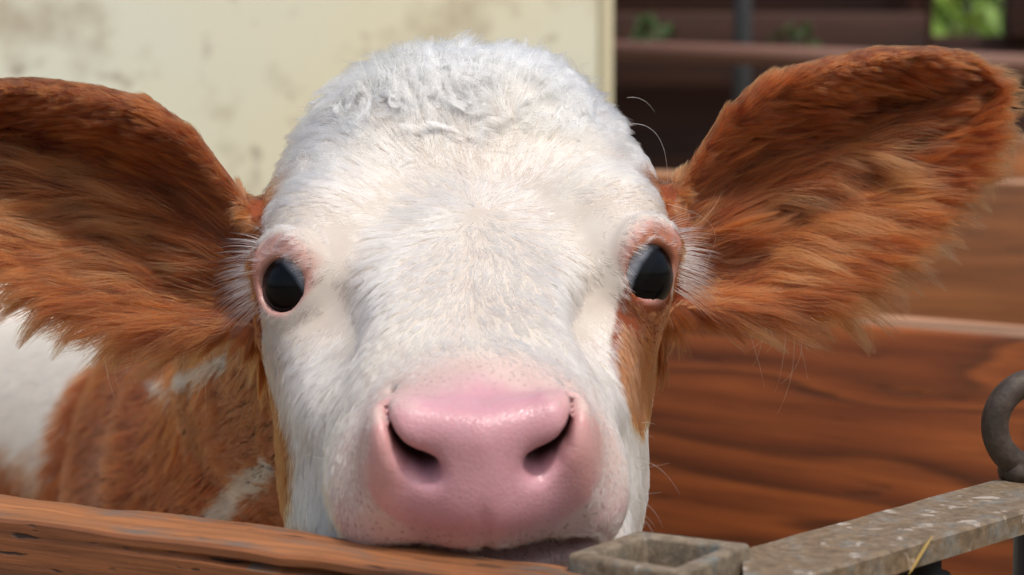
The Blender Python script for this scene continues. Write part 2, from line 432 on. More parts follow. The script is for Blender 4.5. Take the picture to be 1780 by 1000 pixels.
nt.links.new(bm.outputs[0], b.inputs['Normal'])
nz2 = N(nt, 'ShaderNodeTexNoise', Scale=60.0, Detail=4.0); nt.links.new(geo.outputs['Object'], nz2.inputs['Vector'])
mc = nt.nodes.new('ShaderNodeMix'); mc.data_type = 'RGBA'; mc.blend_type = 'MULTIPLY'; mc.inputs[0].default_value = .45
nt.links.new(att.outputs['Color'], mc.inputs[6]); nt.links.new(ramp(nt, nz2.outputs['Fac'], [(.3, (.72, .62, .62)), (.7, (1, 1, 1))]), mc.inputs[7])
vp = N(nt, 'ShaderNodeTexVoronoi', Scale=430.0); nt.links.new(geo.outputs['Object'], vp.inputs['Vector'])
pd = ramp(nt, vp.outputs['Distance'], [(.16, (.55, .55, .55)), (.34, (0, 0, 0))])
pa_ = N(nt, 'ShaderNodeAttribute', attribute_name='pore'); pf = pa_.outputs['Fac']
pm_ = N(nt, 'ShaderNodeMath', operation='MULTIPLY'); nt.links.new(pd, pm_.inputs[0]); nt.links.new(pf, pm_.inputs[1])
m2 = nt.nodes.new('ShaderNodeMix'); m2.data_type = 'RGBA'; m2.inputs[7].default_value = (.16, .075, .06, 1)
nt.links.new(pm_.outputs[0], m2.inputs[0]); nt.links.new(mc.outputs[2], m2.inputs[6]); nt.links.new(m2.outputs[2], b.inputs['Base Color'])
sf = N(nt, 'ShaderNodeMapRange'); sf.inputs[3].default_value = .1; sf.inputs[4].default_value = .5; nt.links.new(fl.outputs['Fac'], sf.inputs[0]); nt.links.new(sf.outputs[0], b.inputs['Specular IOR Level'])
rr_ = N(nt, 'ShaderNodeMapRange'); rr_.inputs[3].default_value = .75; rr_.inputs[4].default_value = .32; nt.links.new(fl.outputs['Fac'], rr_.inputs[0]); nt.links.new(rr_.outputs[0], b.inputs['Roughness'])
sw = N(nt, 'ShaderNodeMath', operation='MULTIPLY'); sw.inputs[1].default_value = .35; nt.links.new(fl.outputs['Fac'], sw.inputs[0]); nt.links.new(sw.outputs[0], b.inputs['Subsurface Weight'])
b.inputs['Subsurface Radius'].default_value = (1, .35, .25); b.inputs['Subsurface Scale'].default_value = .004

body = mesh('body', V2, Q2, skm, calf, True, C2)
pa = body.data.attributes.new('pore', 'FLOAT', 'POINT'); pa.data.foreach_set('value', np.concatenate([poremask, np.zeros(len(VB))]).astype(np.float32))
fa = body.data.attributes.new('flesh', 'FLOAT', 'POINT'); fa.data.foreach_set('value', flesh.astype(np.float32))

# eyes
em, nt, b = newmat('eyeball')
at_ = N(nt, 'ShaderNodeAttribute', attribute_name='tint'); nt.links.new(at_.outputs['Color'], b.inputs['Base Color'])
b.inputs['Roughness'].default_value = .30; b.inputs['Coat Weight'].default_value = .45; b.inputs['Coat Roughness'].default_value = .04; b.inputs['Coat IOR'].default_value = 1.34; b.inputs['Specular IOR Level'].default_value = .05
def eyeball(side):
    n1, n2 = 64, 96; vs = []; ax = EYE_AX.copy()
    th = np.linspace(0, math.pi, n1); ph = np.linspace(0, 2 * math.pi, n2, endpoint=False)
    T, Pp = np.meshgrid(th, ph, indexing='ij')
    c = np.stack([np.cos(T), np.sin(T) * np.cos(Pp), np.sin(T) * np.sin(Pp)], -1).reshape(-1, 3)
    # iris axis: looks down towards the nose side of the camera
    ia = nrm(ax + np.array([.24, -.02, -.66])); x2 = nrm(np.cross(ia, [0, 1, 0.3])); y2 = np.cross(ia, x2)
    D = c[:, :1] * ia + c[:, 1:2] * x2 + c[:, 2:] * y2
    ang = np.arccos(np.clip(c[:, 0], -1, 1))
    r = ER * (1 + .05 * np.exp(-(ang / .55) ** 2))
    L = EYE + D * r[:, None] ; L[:, 0] *= side
    F = []
    for i in range(n1 - 1):
        for j in range(n2):
            q = [i * n2 + j, (i + 1) * n2 + j, (i + 1) * n2 + (j + 1) % n2, i * n2 + (j + 1) % n2]
            F.append(q if side > 0 else q[::-1])
    nse = noise(D, 6, 5) * .04
    col = np.tile([.36, .37, .41], (len(D), 1)) * (1 + noise(D, 9, 77)[:, None] * .18)
    col = mix(col, np.tile([.09, .105, .13], (len(D), 1)), sstep(1.22, 1.02, ang + nse))
    col = mix(col, np.tile([.004, .004, .005], (len(D), 1)), sstep(1.08, 1.0, ang + nse))
    col = mix(col, np.tile([.002, .002, .003], (len(D), 1)), sstep(.85, .7, ang + nse))
    H = np.stack([L[:, 0], -CT * L[:, 1] + ST * L[:, 2], ST * L[:, 1] + CT * L[:, 2]], 1)
    return mesh('eyeball', H2W(H), F, em, calf, True, col)
eyeball(1); eyeball(-1)

# ================================================================== FUR
def hairmat(name, rough=.35, tr=.3):
    m = bpy.data.materials.new(name); m.use_nodes = True; nt = m.node_tree; nt.nodes.clear()
    o = nt.nodes.new('ShaderNodeOutputMaterial'); a = N(nt, 'ShaderNodeAttribute', attribute_name='tint')
    h = nt.nodes.new('ShaderNodeBsdfHairPrincipled'); h.model = 'CHIANG'; h.parametrization = 'COLOR'
    h.inputs['Roughness'].default_value = rough; h.inputs['Radial Roughness'].default_value = .5; h.inputs['Coat'].default_value = 0
    nt.links.new(a.outputs['Color'], h.inputs['Color']); nt.links.new(h.outputs[0], o.inputs[0])
    return m
HM = hairmat('fur'); HB = hairmat('brown_fur', .42)
HB.node_tree.nodes['Principled Hair BSDF'].inputs['IOR'].default_value = 1.38

def tri_sample(V, Q, dens, M, N3):
    a, b_, c, d = [V[Q[:, k]] for k in range(4)]
    T0 = np.concatenate([Q[:, [0, 1, 2]], Q[:, [0, 2, 3]]])
    A = V[T0[:, 0]]; B = V[T0[:, 1]]; Cc = V[T0[:, 2]]
    ar = np.linalg.norm(np.cross(B - A, Cc - A), axis=1) * dens[T0].mean(1)
    p = ar / ar.sum(); t = rng.choice(len(T0), M, p=p)
    r1 = np.sqrt(rng.random(M)); r2 = rng.random(M)
    w0, w1, w2 = 1 - r1, r1 * (1 - r2), r1 * r2
    T = T0[t]
    P = V[T[:, 0]] * w0[:, None] + V[T[:, 1]] * w1[:, None] + V[T[:, 2]] * w2[:, None]
    NN = nrm(N3[T[:, 0]] * w0[:, None] + N3[T[:, 1]] * w1[:, None] + N3[T[:, 2]] * w2[:, None])
    return P, NN
def vnormals(V, Q):
    n = np.cross(V[Q[:, 2]] - V[Q[:, 0]], V[Q[:, 3]] - V[Q[:, 1]]); out = np.zeros_like(V)
    for k in range(4): np.add.at(out, Q[:, k], n)
    return nrm(out)
def grow(P, NN, D, L, lift, K=7, curl=0., grav=None, wav=0., cf_=150):
    """hair paths: root P, normal NN, lay direction D, length L, lift 0..1 at the root"""
    M = len(P); D = nrm(D - (D * NN).sum(1, keepdims=True) * NN)
    bi = np.cross(NN, D); X = np.zeros((M, K, 3)); X[:, 0] = P - NN * .0006
    ph = 7 * noise(P, cf_, 123) + rng.random(M) * .7
    for k in range(1, K):
        s = (k - .5) / (K - 1); lf = lift * (1 - .75 * s)
        d = D * (1 - lf * .6)[:, None] + NN * lf[:, None]
        if np.ndim(curl) or curl:
            an = (ph + s * 5.5); d = d + (bi * np.cos(an)[:, None] + NN * .5 * np.sin(an)[:, None]) * (curl if np.ndim(curl) == 0 else curl[:, None])
        if wav: d = d + bi * (np.sin(ph + s * 9) * wav)[:, None]
        if grav is not None: d = d + grav * s
        X[:, k] = X[:, k - 1] + nrm(d) * (L / (K - 1))[:, None]
    return X
def clump(X, n, amt, power=1.6):
    M, K, _ = X.shape; idx = rng.choice(M, n, replace=False)
    kd = kdtree.KDTree(n)
    for i, j in enumerate(idx): kd.insert(X[j, 0], i)
    kd.balance()
    near = np.array([kd.find(p)[1] for p in X[:, 0]]); cid = idx[near]
    tgt = X[cid]; f = (np.linspace(0, 1, K) ** power)[None, :, None] * (amt[:, None, None] if np.ndim(amt) else amt)
    off = tgt - X
    return X + off * f, near
def curves(name, X, col, rad, parent, mat=None, taper=.15, label=None):
    M, K, _ = X.shape
    hc = bpy.data.hair_curves.new(name); hc.add_curves([K] * M)
    hc.attributes['position'].data.foreach_set('vector', X.reshape(-1).astype(np.float32))
    ra = hc.attributes.get('radius') or hc.attributes.new('radius', 'FLOAT', 'POINT')
    prof = 1 - (1 - taper) * np.linspace(0, 1, K) ** 1.5
    R = (np.broadcast_to(rad, (M,))[:, None] * prof[None]).ravel()
    ra.data.foreach_set('value', R.astype(np.float32))
    ca = hc.attributes.new('tint', 'FLOAT_COLOR', 'CURVE')
    ca.data.foreach_set('color', np.concatenate([col, np.ones((M, 1))], 1).ravel().astype(np.float32))
    o = bpy.data.objects.new(name, hc); COL.objects.link(o); o.parent = parent; hc.materials.append(mat or HM)
    return o
Rh = (H2W(np.eye(3)) - H2W(np.zeros((1, 3))))       # rows: head axes in world
def dirw(dh): return dh @ Rh
def toH(P):                        # world -> head frame
    return (P - H2W(np.zeros((1, 3)))) @ np.linalg.inv(Rh)

WH = np.array([.78, .74, .67]); 
if FUR:
    NW = vnormals(VW, Q); NH = NW @ np.linalg.inv(Rh)
    fac = (NH[:, 2] > -.35) * 1.0 + .12
    a_, b_, c_, qb_, hw_ = ear_sab(V)
    isear = (np.abs(V[:, 0]) > .088) & ((ear_sdf(V) < .006) | ((V[:, 1] > -.05) & (V[:, 2] > -.12)))
    # ---------------- face
    whorl = hp(828, 378, .0)
    dens = np.where(isear, 0, fac) * (1 - np.clip(nose * 1.1 * (1 - .45 * lipb), 0, 1)) * (1 + 1.3 * br * (V[:, 2] > -.07)) * (1 - .35 * lid) * (V[:, 2] > -.255)
    q = tn(V); q[:, 0] = np.abs(q[:, 0]); q -= EYE; inside_eye = np.linalg.norm(q, axis=1) < ER + .0026
    dens = np.where(inside_eye, 0, dens); dens = dens * np.where(V[:, 2] < -.11, .45, 1)
    M = 250000
    P, NN = tri_sample(VW, Q, dens, M, NW); PH = toH(P)
    ns, ld, bb, nzz = head_color(PH); Lp = tn(PH)
    rel = PH - whorl; rel[:, 2] *= .6
    r = np.linalg.norm(rel[:, :2], axis=1)
    dh = nrm(rel + 1e-5)
    # below the whorl the coat turns towards the muzzle; cheeks run down and back
    low = sstep(0, -.06, PH[:, 1]); dh = dh * (1 - .55 * low)[:, None] + np.stack([np.sign(PH[:, 0]) * .35, -1.0 + 0 * r, .25 + 0 * r], 1) * (.55 * low)[:, None]
    top = sstep(.02, .055, PH[:, 1])
    back = sstep(-.04, -.075, PH[:, 2])
    dh = dh + np.stack([.4 * np.sign(PH[:, 0]), -.3 + 0 * r, -.9 + 0 * r], 1) * (back * (1 - top))[:, None]
    bk = bb * sstep(.02, -.0, -np.abs(PH[:, 0]) + .075)
    dh = dh * (1 - bk)[:, None] + np.stack([np.sign(PH[:, 0]), -.5 + 0 * r, -.4 + 0 * r], 1) * bk[:, None]
    dh = dh + noise3(PH, 55, 41) * (.30 + .9 * top)[:, None] + noise3(PH, 170, 51) * (.38 + .4 * top)[:, None] + rng.normal(0, .10, (M, 3))
    L = .0088 + .004 * noise(PH, 40, 61) * .5 + .0080 * top + .006 * sstep(.03, 0, r) * 0 + .004 * sstep(0, .06, PH[:, 1])
    muz = sstep(.085, .125, Lp[:, 1]); L = L * (1 - .55 * muz); 
    er = np.linalg.norm(np.stack([np.abs(Lp[:, 0]), Lp[:, 1], Lp[:, 2]], 1) - EYE, axis=1)
    nearE = sstep(.040, .022, er); L = L * (1 - .42 * nearE)
    L = L * (1 + .35 * sstep(-.09, -.12, PH[:, 2]))
    L = L * (.75 + .5 * rng.random(M))
    lift = .17 + .12 * top + .10 * rng.random(M) + .03 * sstep(.03, .005, r) + .15 * back
    X = grow(P, NN, dirw(dh), L, lift, K=7, curl=.05 + .5 * top * (.3 + .7 * rng.random(M)))
    X, cid = clump(X, 13000, np.clip(.62 + .3 * top - .3 * muz, 0, 1) * (.6 + .4 * rng.random(M)), 1.1)
    ct = noise(PH, 30, 71)
    wh = np.tile(WH, (M, 1)) * (1 + .11 * rng.normal(0, 1, M)[:, None]) * ((.74 + .32 * rng.random(13000)[cid]) * (1 + .15 * top))[:, None]
    # yellow staining at the parting, brown-cream poll; lower-left face shading painted as yellow
    stain_shade = np.clip(sstep(.1, .7, noise(PH * np.array([1, .5, 1]), 28, 91)) * .35 + top * sstep(.0, .6, noise(PH, 60, 95)) * .5 + sstep(-.035, -.09, PH[:, 1]) * sstep(.0, -.05, PH[:, 0]) * .75, 0, 1)
    wh = mix(wh, np.tile([.68, .55, .33], (M, 1)), stain_shade * .7)
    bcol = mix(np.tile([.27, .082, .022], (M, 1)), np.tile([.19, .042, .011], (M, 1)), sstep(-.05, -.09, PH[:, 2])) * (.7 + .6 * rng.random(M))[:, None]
    bsel = (rng.random(M) < bb) & ~(streak(P, noise(P, 60, 3) * .01) > .5)
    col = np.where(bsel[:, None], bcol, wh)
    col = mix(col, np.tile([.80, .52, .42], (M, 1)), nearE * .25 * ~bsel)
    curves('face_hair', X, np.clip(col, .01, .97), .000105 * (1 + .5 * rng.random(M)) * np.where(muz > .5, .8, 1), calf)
    # ---------------- woolly curls on the crown and beside the ears
    cden = sstep(.016, .062, V[:, 1] + .008 * noise(V, 45, 77)) * (V[:, 2] > -.16) * ~isear
    cden = np.maximum(cden, sstep(.062, .070, np.abs(V[:, 0])) * (V[:, 1] > .016) * (V[:, 1] < .06) * (V[:, 2] < -.035) * (V[:, 2] > -.11) * (np.abs(V[:, 0]) < .085) * .8)
    M = 46000; P, NN = tri_sample(VW, Q, cden * (.2 + fac), M, NW); PH = toH(P)
    rel = nrm(PH - whorl); dh = rel * .25 + np.array([0, -.3, .45]) + noise3(PH, 34, 141) * np.array([1.9, .8, 1.4]) + noise3(PH, 80, 151) * .6
    side_ = sstep(.060, .070, np.abs(PH[:, 0]))
    L = (.015 + .008 * noise(PH, 30, 161)) * (.6 + .7 * rng.random(M)) * (1 + .25 * side_) * (.55 + .45 * sstep(.02, .05, PH[:, 1]))
    X = grow(P, NN, dirw(dh), L, .28 + .18 * rng.random(M), K=12, curl=1.15 + .5 * side_, cf_=70)
    X, cid = clump(X, 900, (.45 + .45 * rng.random(M)) * (.4 + .6 * sstep(.025, .045, PH[:, 1])), 1.0)
    tn_ = (.94 + .22 * rng.random(900))[cid] * (1 + .08 * rng.normal(0, 1, M))
    col = WH * np.array([1.14, 1.13, 1.09]) * tn_[:, None]; col = mix(col, np.tile([.66, .52, .36], (M, 1)), (sstep(-.1, .5, noise(PH, 42, 95)) * .7) * (1 - side_))
    curves('crown_curls', X, np.clip(col, .01, .93), .00008 * (1 + .4 * rng.random(M)), calf, taper=.3)
    # ---------------- ears
    for side in (1, -1):
        sel = isear & (np.sign(V[:, 0]) == side)
        sel = (np.abs(V[:, 0]) > .074) & (np.sign(V[:, 0]) == side) & (V[:, 2] < -.035)
        sel = sel & ((ear_sdf(V) < .006) | ((V[:, 1] > -.05) & (V[:, 2] > -.12)))
        bare = np.exp(-((a_ - .66) / .13) ** 2 - ((qb_ - .38) / .22) ** 2)
        dens = sel * (.25 + .75 * (NH[:, 2] > -.3)) * (1 - .92 * bare) * (1 + .8 * sstep(.7, .9, np.clip(qb_, -1, 1)))
        M = 90000
        P, NN = tri_sample(VW, Q, dens, M, NW); PH = toH(P); NHs = NN @ np.linalg.inv(Rh)
        a, b2, c2, qb, hw = ear_sab(PH); qb = np.clip(qb, -1, 1)
        e_ = ear_e * np.array([side, 1, 1]); bv = ear_b * np.array([side, 1, 1]); fv = ear_f * np.array([side, 1, 1])
        fr = (NHs @ fv) > .15
        # lay: outwards along the ear, fanning to both rims; the lower fringe hangs
        fan = np.where(fr, .35 * qb + .15, .2 * qb)
        dh = e_[None] * (1 - .5 * np.clip(-qb, 0, 1))[:, None] + bv[None] * (fan - .75 * np.clip(-qb - .35, 0, 1) * np.where(fr, 1, .6))[:, None]
        dh = dh + bv[None] * (-.75 * sstep(.35, .75, a) * sstep(-.1, .6, qb) * fr)[:, None] * .5
        dh = dh + noise3(PH, 26, 5 + side) * .32 + noise3(PH, 85, 8) * .22 + rng.normal(0, .07, (M, 3))
        L = np.where(fr, .023, .010) + .008 * noise(PH, 35, 66)
        L = L + np.where(fr, .016 * np.exp(-((a - .22) / .2) ** 2 - ((qb + .15) / .6) ** 2), 0)
        L = L + .004 * sstep(-.45, -.9, qb)
        L = L * (1 - .68 * sstep(.60, .85, qb)) * (.65 + .6 * rng.random(M)) * (1 - .35 * sstep(.85, 1.0, a))
        L = np.where(a < .06, L * .7, L)
        L = L * (1 - .5 * np.exp(-((a - .63) / .13) ** 2 - ((qb - .42) / .2) ** 2)); lift = np.where(fr, .24, .12) + .20 * rng.random(M)
        g = dirw(np.array([[0, -1, .1]]))[0]
        X = grow(P, NN, dirw(dh), L, lift, K=8, curl=.12, grav=g * .35, wav=.05)
        X, cid = clump(X, 2600, (.62 + .36 * rng.random(M)) * (1 - .5 * sstep(.6, .85, qb)), 1.15)
        cr = rng.random(2600)
        tone = np.clip(.5 + .9 * (cr[cid] - .5) + .35 * rng.normal(0, 1, M), 0, 1.3)
        col = mix(np.tile([.075, .016, .005], (M, 1)), np.tile([.36, .096, .022], (M, 1)), np.clip(tone * .75, 0, 1) * np.where(fr, 1, .6))
        curves('ear_hair', X, np.clip(col, .004, .95), .000088 * (1 + .5 * rng.random(M)), calf, HB, taper=.1)
        # long pale inner strands
        dn = dens * (a_ < .62) * (a_ > -.02) * ((NH @ fv) > .3) * (qb_ < .25) * (V[:, 1] < .05)
        M = 4200; P, NN = tri_sample(VW, Q, dn, M, NW); PH = toH(P); a, b2, c2, qb, hw = ear_sab(PH); qb = np.clip(qb, -1, 1)
        dh = e_[None] * 1.0 + bv[None] * (.30 * qb - .12 - .5 * np.clip(-qb - .3, 0, 1))[:, None] + noise3(PH, 22, 15 + side) * .35 + rng.normal(0, .10, (M, 3))
        L = (.034 + .014 * rng.random(M)) * (1 - .45 * sstep(-.4, -.9, qb))
        X = grow(P, NN, dirw(dh), L, .34 + .14 * rng.random(M), K=10, curl=.16, grav=g * .5, wav=.05, cf_=60)
        X, cid = clump(X, 300, .55 + .38 * rng.random(M), 1.0)
        col = mix(np.tile([.26, .07, .02], (M, 1)), np.tile([.50, .19, .065], (M, 1)), rng.random(300)[cid])
        curves('ear_guard_hair', X, np.clip(col, .004, .95), .000085 * (1 + .4 * rng.random(M)), calf, HB, taper=.1)
    # ---------------- body
    NB = vnormals(VB, QB); Cb = W2C(VB)
    vdir = nrm(VB - np.array(CAM)); dens = ((NB * vdir).sum(1) < .3) * 1.0 + .05
    ppx, ppy, _ = pxl(VB); dens = dens * np.where((ppx > -250) & (ppx < 900) & (ppy > 480) & (ppy < 1100), 1, .06)
    dens = dens * (VB[:, 2] > .06)
    M = 95000
    P, NN = tri_sample(VB, QB, dens, M, NB)
    dh = np.tile(fdv * 1.0 + np.array([0, 0, -.55]), (M, 1)) + noise3(P, 9, 3) * .5 + noise3(P, 45, 9) * .12
    L = .024 * (.7 + .6 * rng.random(M)); X = grow(P, NN, dh, L, .08 + .12 * rng.random(M), K=5, curl=.04)
    X, cid = clump(X, 7000, .5, 1.2)
    wm = rng.random(M) < body_white(P)
    col = np.where(wm[:, None], WH * np.ones((M, 1)), np.array([.27, .050, .011]) * ((.6 + .6 * rng.random(7000)[cid]) * (1 + .45 * noise(P, 28, 311)))[:, None])
    curves('body_hair', X, np.clip(col, .004, .97), .00024, calf, HB)

# eyelashes, whiskers
def lashes(side):
    upv = nrm(np.array([.1, -.5, .85])); upv = nrm(upv - (upv @ EYE_AX) * EYE_AX); sd = np.cross(EYE_AX, upv)
    M = 240
    th = rng.uniform(-.35, 1.75, M)           # from nose side over the top to the outer corner
    r = rng.uniform(.0125, .0175, M)
    out = np.array([1.0, -.15, -.1]); out = nrm(out - (out @ EYE_AX) * EYE_AX)
    upn = np.cross(out, EYE_AX) ; upn = upn if upn[2] > 0 else -upn
    th = rng.triangular(-.7, .15, 1.5, M)
    D = out * np.cos(th)[:, None] + upn * np.sin(th)[:, None]
    P = EYE + EYE_AX * .013 + D * r[:, None]
    dl = D * 1.0 + EYE_AX * .55 + np.array([.5, .25, -.35]) + rng.normal(0, .13, (M, 3))
    sg = np.array([side, 1, 1])
    def toW(L): L = L * sg; return np.stack([L[:, 0], -CT * L[:, 1] + ST * L[:, 2], ST * L[:, 1] + CT * L[:, 2]], 1)
    PW = H2W(toW(P)); DW = nrm(dirw(toW(nrm(dl)))); L = rng.uniform(.009, .018, M)
    K = 6; X = np.zeros((M, K, 3)); X[:, 0] = PW
    for k in range(1, K): X[:, k] = X[:, k - 1] + nrm(DW + np.array([0, 0, -.5]) * (k / K) ** 1.5) * (L / (K - 1))[:, None]
    curves('eyelashes', X, np.tile([.92, .88, .82], (M, 1)), .00009, calf, taper=.1)
lashes(1); lashes(-1)
def strands(name, specs, col, rad):
    K = 10; X = []
    for p0, p1, p2 in specs:
        t = np.linspace(0, 1, K)[:, None]; p0, p1, p2 = [H2W(np.asarray(p)) for p in (p0, p1, p2)]
        X.append((1 - t) ** 2 * p0 + 2 * t * (1 - t) * p1 + t * t * p2)
    X = np.array(X); curves(name, X, np.tile(col, (len(X), 1)), rad, calf, taper=.25)
sp_ = []
for x0, y0, xm, ym, x1, y1, ww in ((1105, 800, 1150, 800, 1182, 860, .06), (1105, 815, 1130, 812, 1165, 805, .07), (1100, 855, 1120, 860, 1150, 856, .08), (1100, 870, 1135, 870, 1152, 918, .08), (1100, 885, 1120, 890, 1138, 915, .09), (1115, 735, 1125, 733, 1140, 738, .03), (1115, 750, 1122, 752, 1136, 762, .03),
    (620, 780, 560, 770, 520, 800, .07), (615, 800, 560, 800, 530, 790, .08), (610, 830, 560, 835, 530, 850, .08), (600, 860, 560, 870, 540, 900, .08), (620, 750, 570, 730, 545, 690, .06), (1108, 900, 1130, 905, 1140, 940, .09)):
    sp_.append((hp(x0, y0, ww), hp(xm, ym, ww), hp(x1, y1, ww)))
for _ in range(90):
    s = random.choice((-1, 1)); u = random.uniform(.012, .044); n = random.uniform(-.060, -.044); t = .152 - 3.5 * max(0, u - .02) ** 1.2 - .3 * (abs(n) - .04)
    a = np.array([s * u, t - .006, n]); bq = a + np.array([s * random.uniform(0, .004), .004, -.004]); c = bq + np.array([s * random.uniform(0, .006), .000, -.007])
    sp_.append((untn(a), untn(bq), untn(c)))
strands('whiskers', sp_, [.80, .66, .48], .00007)
sp_ = []
for x0, y0, xm, ym, x1, y1, ww in ((1100, 215, 1165, 215, 1160, 330, -.04), (1160, 355, 1270, 380, 1235, 440, -.01), (1235, 440, 1215, 520, 1150, 540, -.01), (1180, 400, 1225, 395, 1245, 350, -.01), (1185, 412, 1215, 412, 1238, 405, -.01), (1190, 425, 1215, 430, 1268, 458, -.01), (1090, 170, 1120, 165, 1138, 195, -.06),
    (440, 430, 400, 460, 360, 455, -.01), (440, 437, 410, 460, 375, 468, -.01), (435, 445, 400, 455, 380, 440, -.01), (1130, 505, 1160, 520, 1163, 550, -.0), (1120, 495, 1140, 530, 1160, 535, -.0), (475, 560, 465, 570, 458, 600, 0), (482, 555, 470, 575, 464, 595, 0)):
    sp_.append((hp(x0, y0, ww), hp(xm, ym, ww), hp(x1, y1, ww)))
for _ in range(26):     # stray long hairs hanging from the ears
    x = random.choice((random.uniform(1180, 1400), random.uniform(150, 420))); y = 575 if x > 800 else 590
    x1 = x + random.uniform(-40, 50); y1 = y + random.uniform(30, 150)
    sp_.append((hp(x, y - 20, -.085), hp(x + random.uniform(-25, 30), (y + y1) / 2, -.080), hp(x1, y1, -.085)))
strands('guard_hairs', sp_, [.80, .60, .40], .00007)

# ================================================================== SETTING
def texmat(name, build, rough=.8):
    m, nt, b = newmat(name); b.inputs['Roughness'].default_value = rough; build(nt, b); return m
def coord(nt, scale):
    t = N(nt, 'ShaderNodeTexCoord'); mpp = N(nt, 'ShaderNodeMapping'); mpp.inputs['Scale'].default_value = scale
    nt.links.new(t.outputs['Object'], mpp.inputs[0]); return mpp.outputs[0]
def mixc(nt, fac, a, b, mode='MIX'):
    m = nt.nodes.new('ShaderNodeMix'); m.data_type = 'RGBA'; m.blend_type = mode
    for s, v in ((0, fac), (6, a), (7, b)):
        if hasattr(v, 'is_linked') or isinstance(v, bpy.types.NodeSocket): nt.links.new(v, m.inputs[s])
        else: m.inputs[s].default_value = v if not isinstance(v, tuple) else (*v, 1)
    return m.outputs[2]
def wood(name, c0, c1, dark=(.02, .010, .006), grey=None, sc=1.0, seed=0., cracks=.5, ring=14, xs=1.6, ct=.34, ys=14):
    def f(nt, b):
        v = coord(nt, (xs * sc, ys * sc, ys * sc)); 
        ma = N(nt, 'ShaderNodeVectorMath', operation='ADD'); nt.links.new(v, ma.inputs[0]); ma.inputs[1].default_value = (seed, seed * 2, 3 * seed)
        n0 = N(nt, 'ShaderNodeTexNoise', Scale=.9, Detail=2.0, Distortion=.4); nt.links.new(ma.outputs[0], n0.inputs['Vector'])
        k = N(nt, 'ShaderNodeMath', operation='MULTIPLY'); k.inputs[1].default_value = float(ring); nt.links.new(n0.outputs['Fac'], k.inputs[0])
        s = N(nt, 'ShaderNodeMath', operation='FRACT'); nt.links.new(k.outputs[0], s.inputs[0])
        base = ramp(nt, s.outputs[0], [(0, c0), (.55, c1), (.85, tuple(.40 * x for x in c0)), (1, c0)])
        v2 = coord(nt, (9 * sc, 240 * sc, 240 * sc)); n1 = N(nt, 'ShaderNodeTexNoise', Scale=1.0, Detail=7.0, Roughness=.75); nt.links.new(v2, n1.inputs['Vector'])
        base = mixc(nt, .75, base, ramp(nt, n1.outputs['Fac'], [(.3, (.30, .26, .24)), (.62, (1.25, 1.2, 1.18))]), 'MULTIPLY')
        v3 = coord(nt, (42 * sc, 330 * sc, 330 * sc)); n2 = N(nt, 'ShaderNodeTexNoise', Scale=1.0, Detail=2.0); nt.links.new(v3, n2.inputs['Vector'])
        ck = ramp(nt, n2.outputs['Fac'], [(ct - .05, (1, 1, 1)), (ct, (0, 0, 0))])
        km = N(nt, 'ShaderNodeMath', operation='MULTIPLY'); km.inputs[1].default_value = cracks; nt.links.new(ck, km.inputs[0])
        base = mixc(nt, km.outputs[0], base, dark)
        if grey:
            v4 = coord(nt, (14, 40, 40)); n3 = N(nt, 'ShaderNodeTexNoise', Scale=1.0, Detail=6.0, Roughness=.7); nt.links.new(v4, n3.inputs['Vector'])
            g = ramp(nt, n3.outputs['Fac'], [(.48, (0, 0, 0)), (.62, (.85, .85, .85))]); base = mixc(nt, g, base, grey)
        nt.links.new(base, b.inputs['Base Color'])
        bp = N(nt, 'ShaderNodeBump', Strength=.6, Distance=.0012); nt.links.new(n1.outputs['Fac'], bp.inputs['Height'])
        bp2 = N(nt, 'ShaderNodeBump', Strength=.8 * cracks, Distance=.002); bp2.invert = True; nt.links.new(ck, bp2.inputs['Height']); nt.links.new(bp.outputs[0], bp2.inputs['Normal'])
        nt.links.new(bp2.outputs[0], b.inputs['Normal'])
    return texmat(name, f, .7)

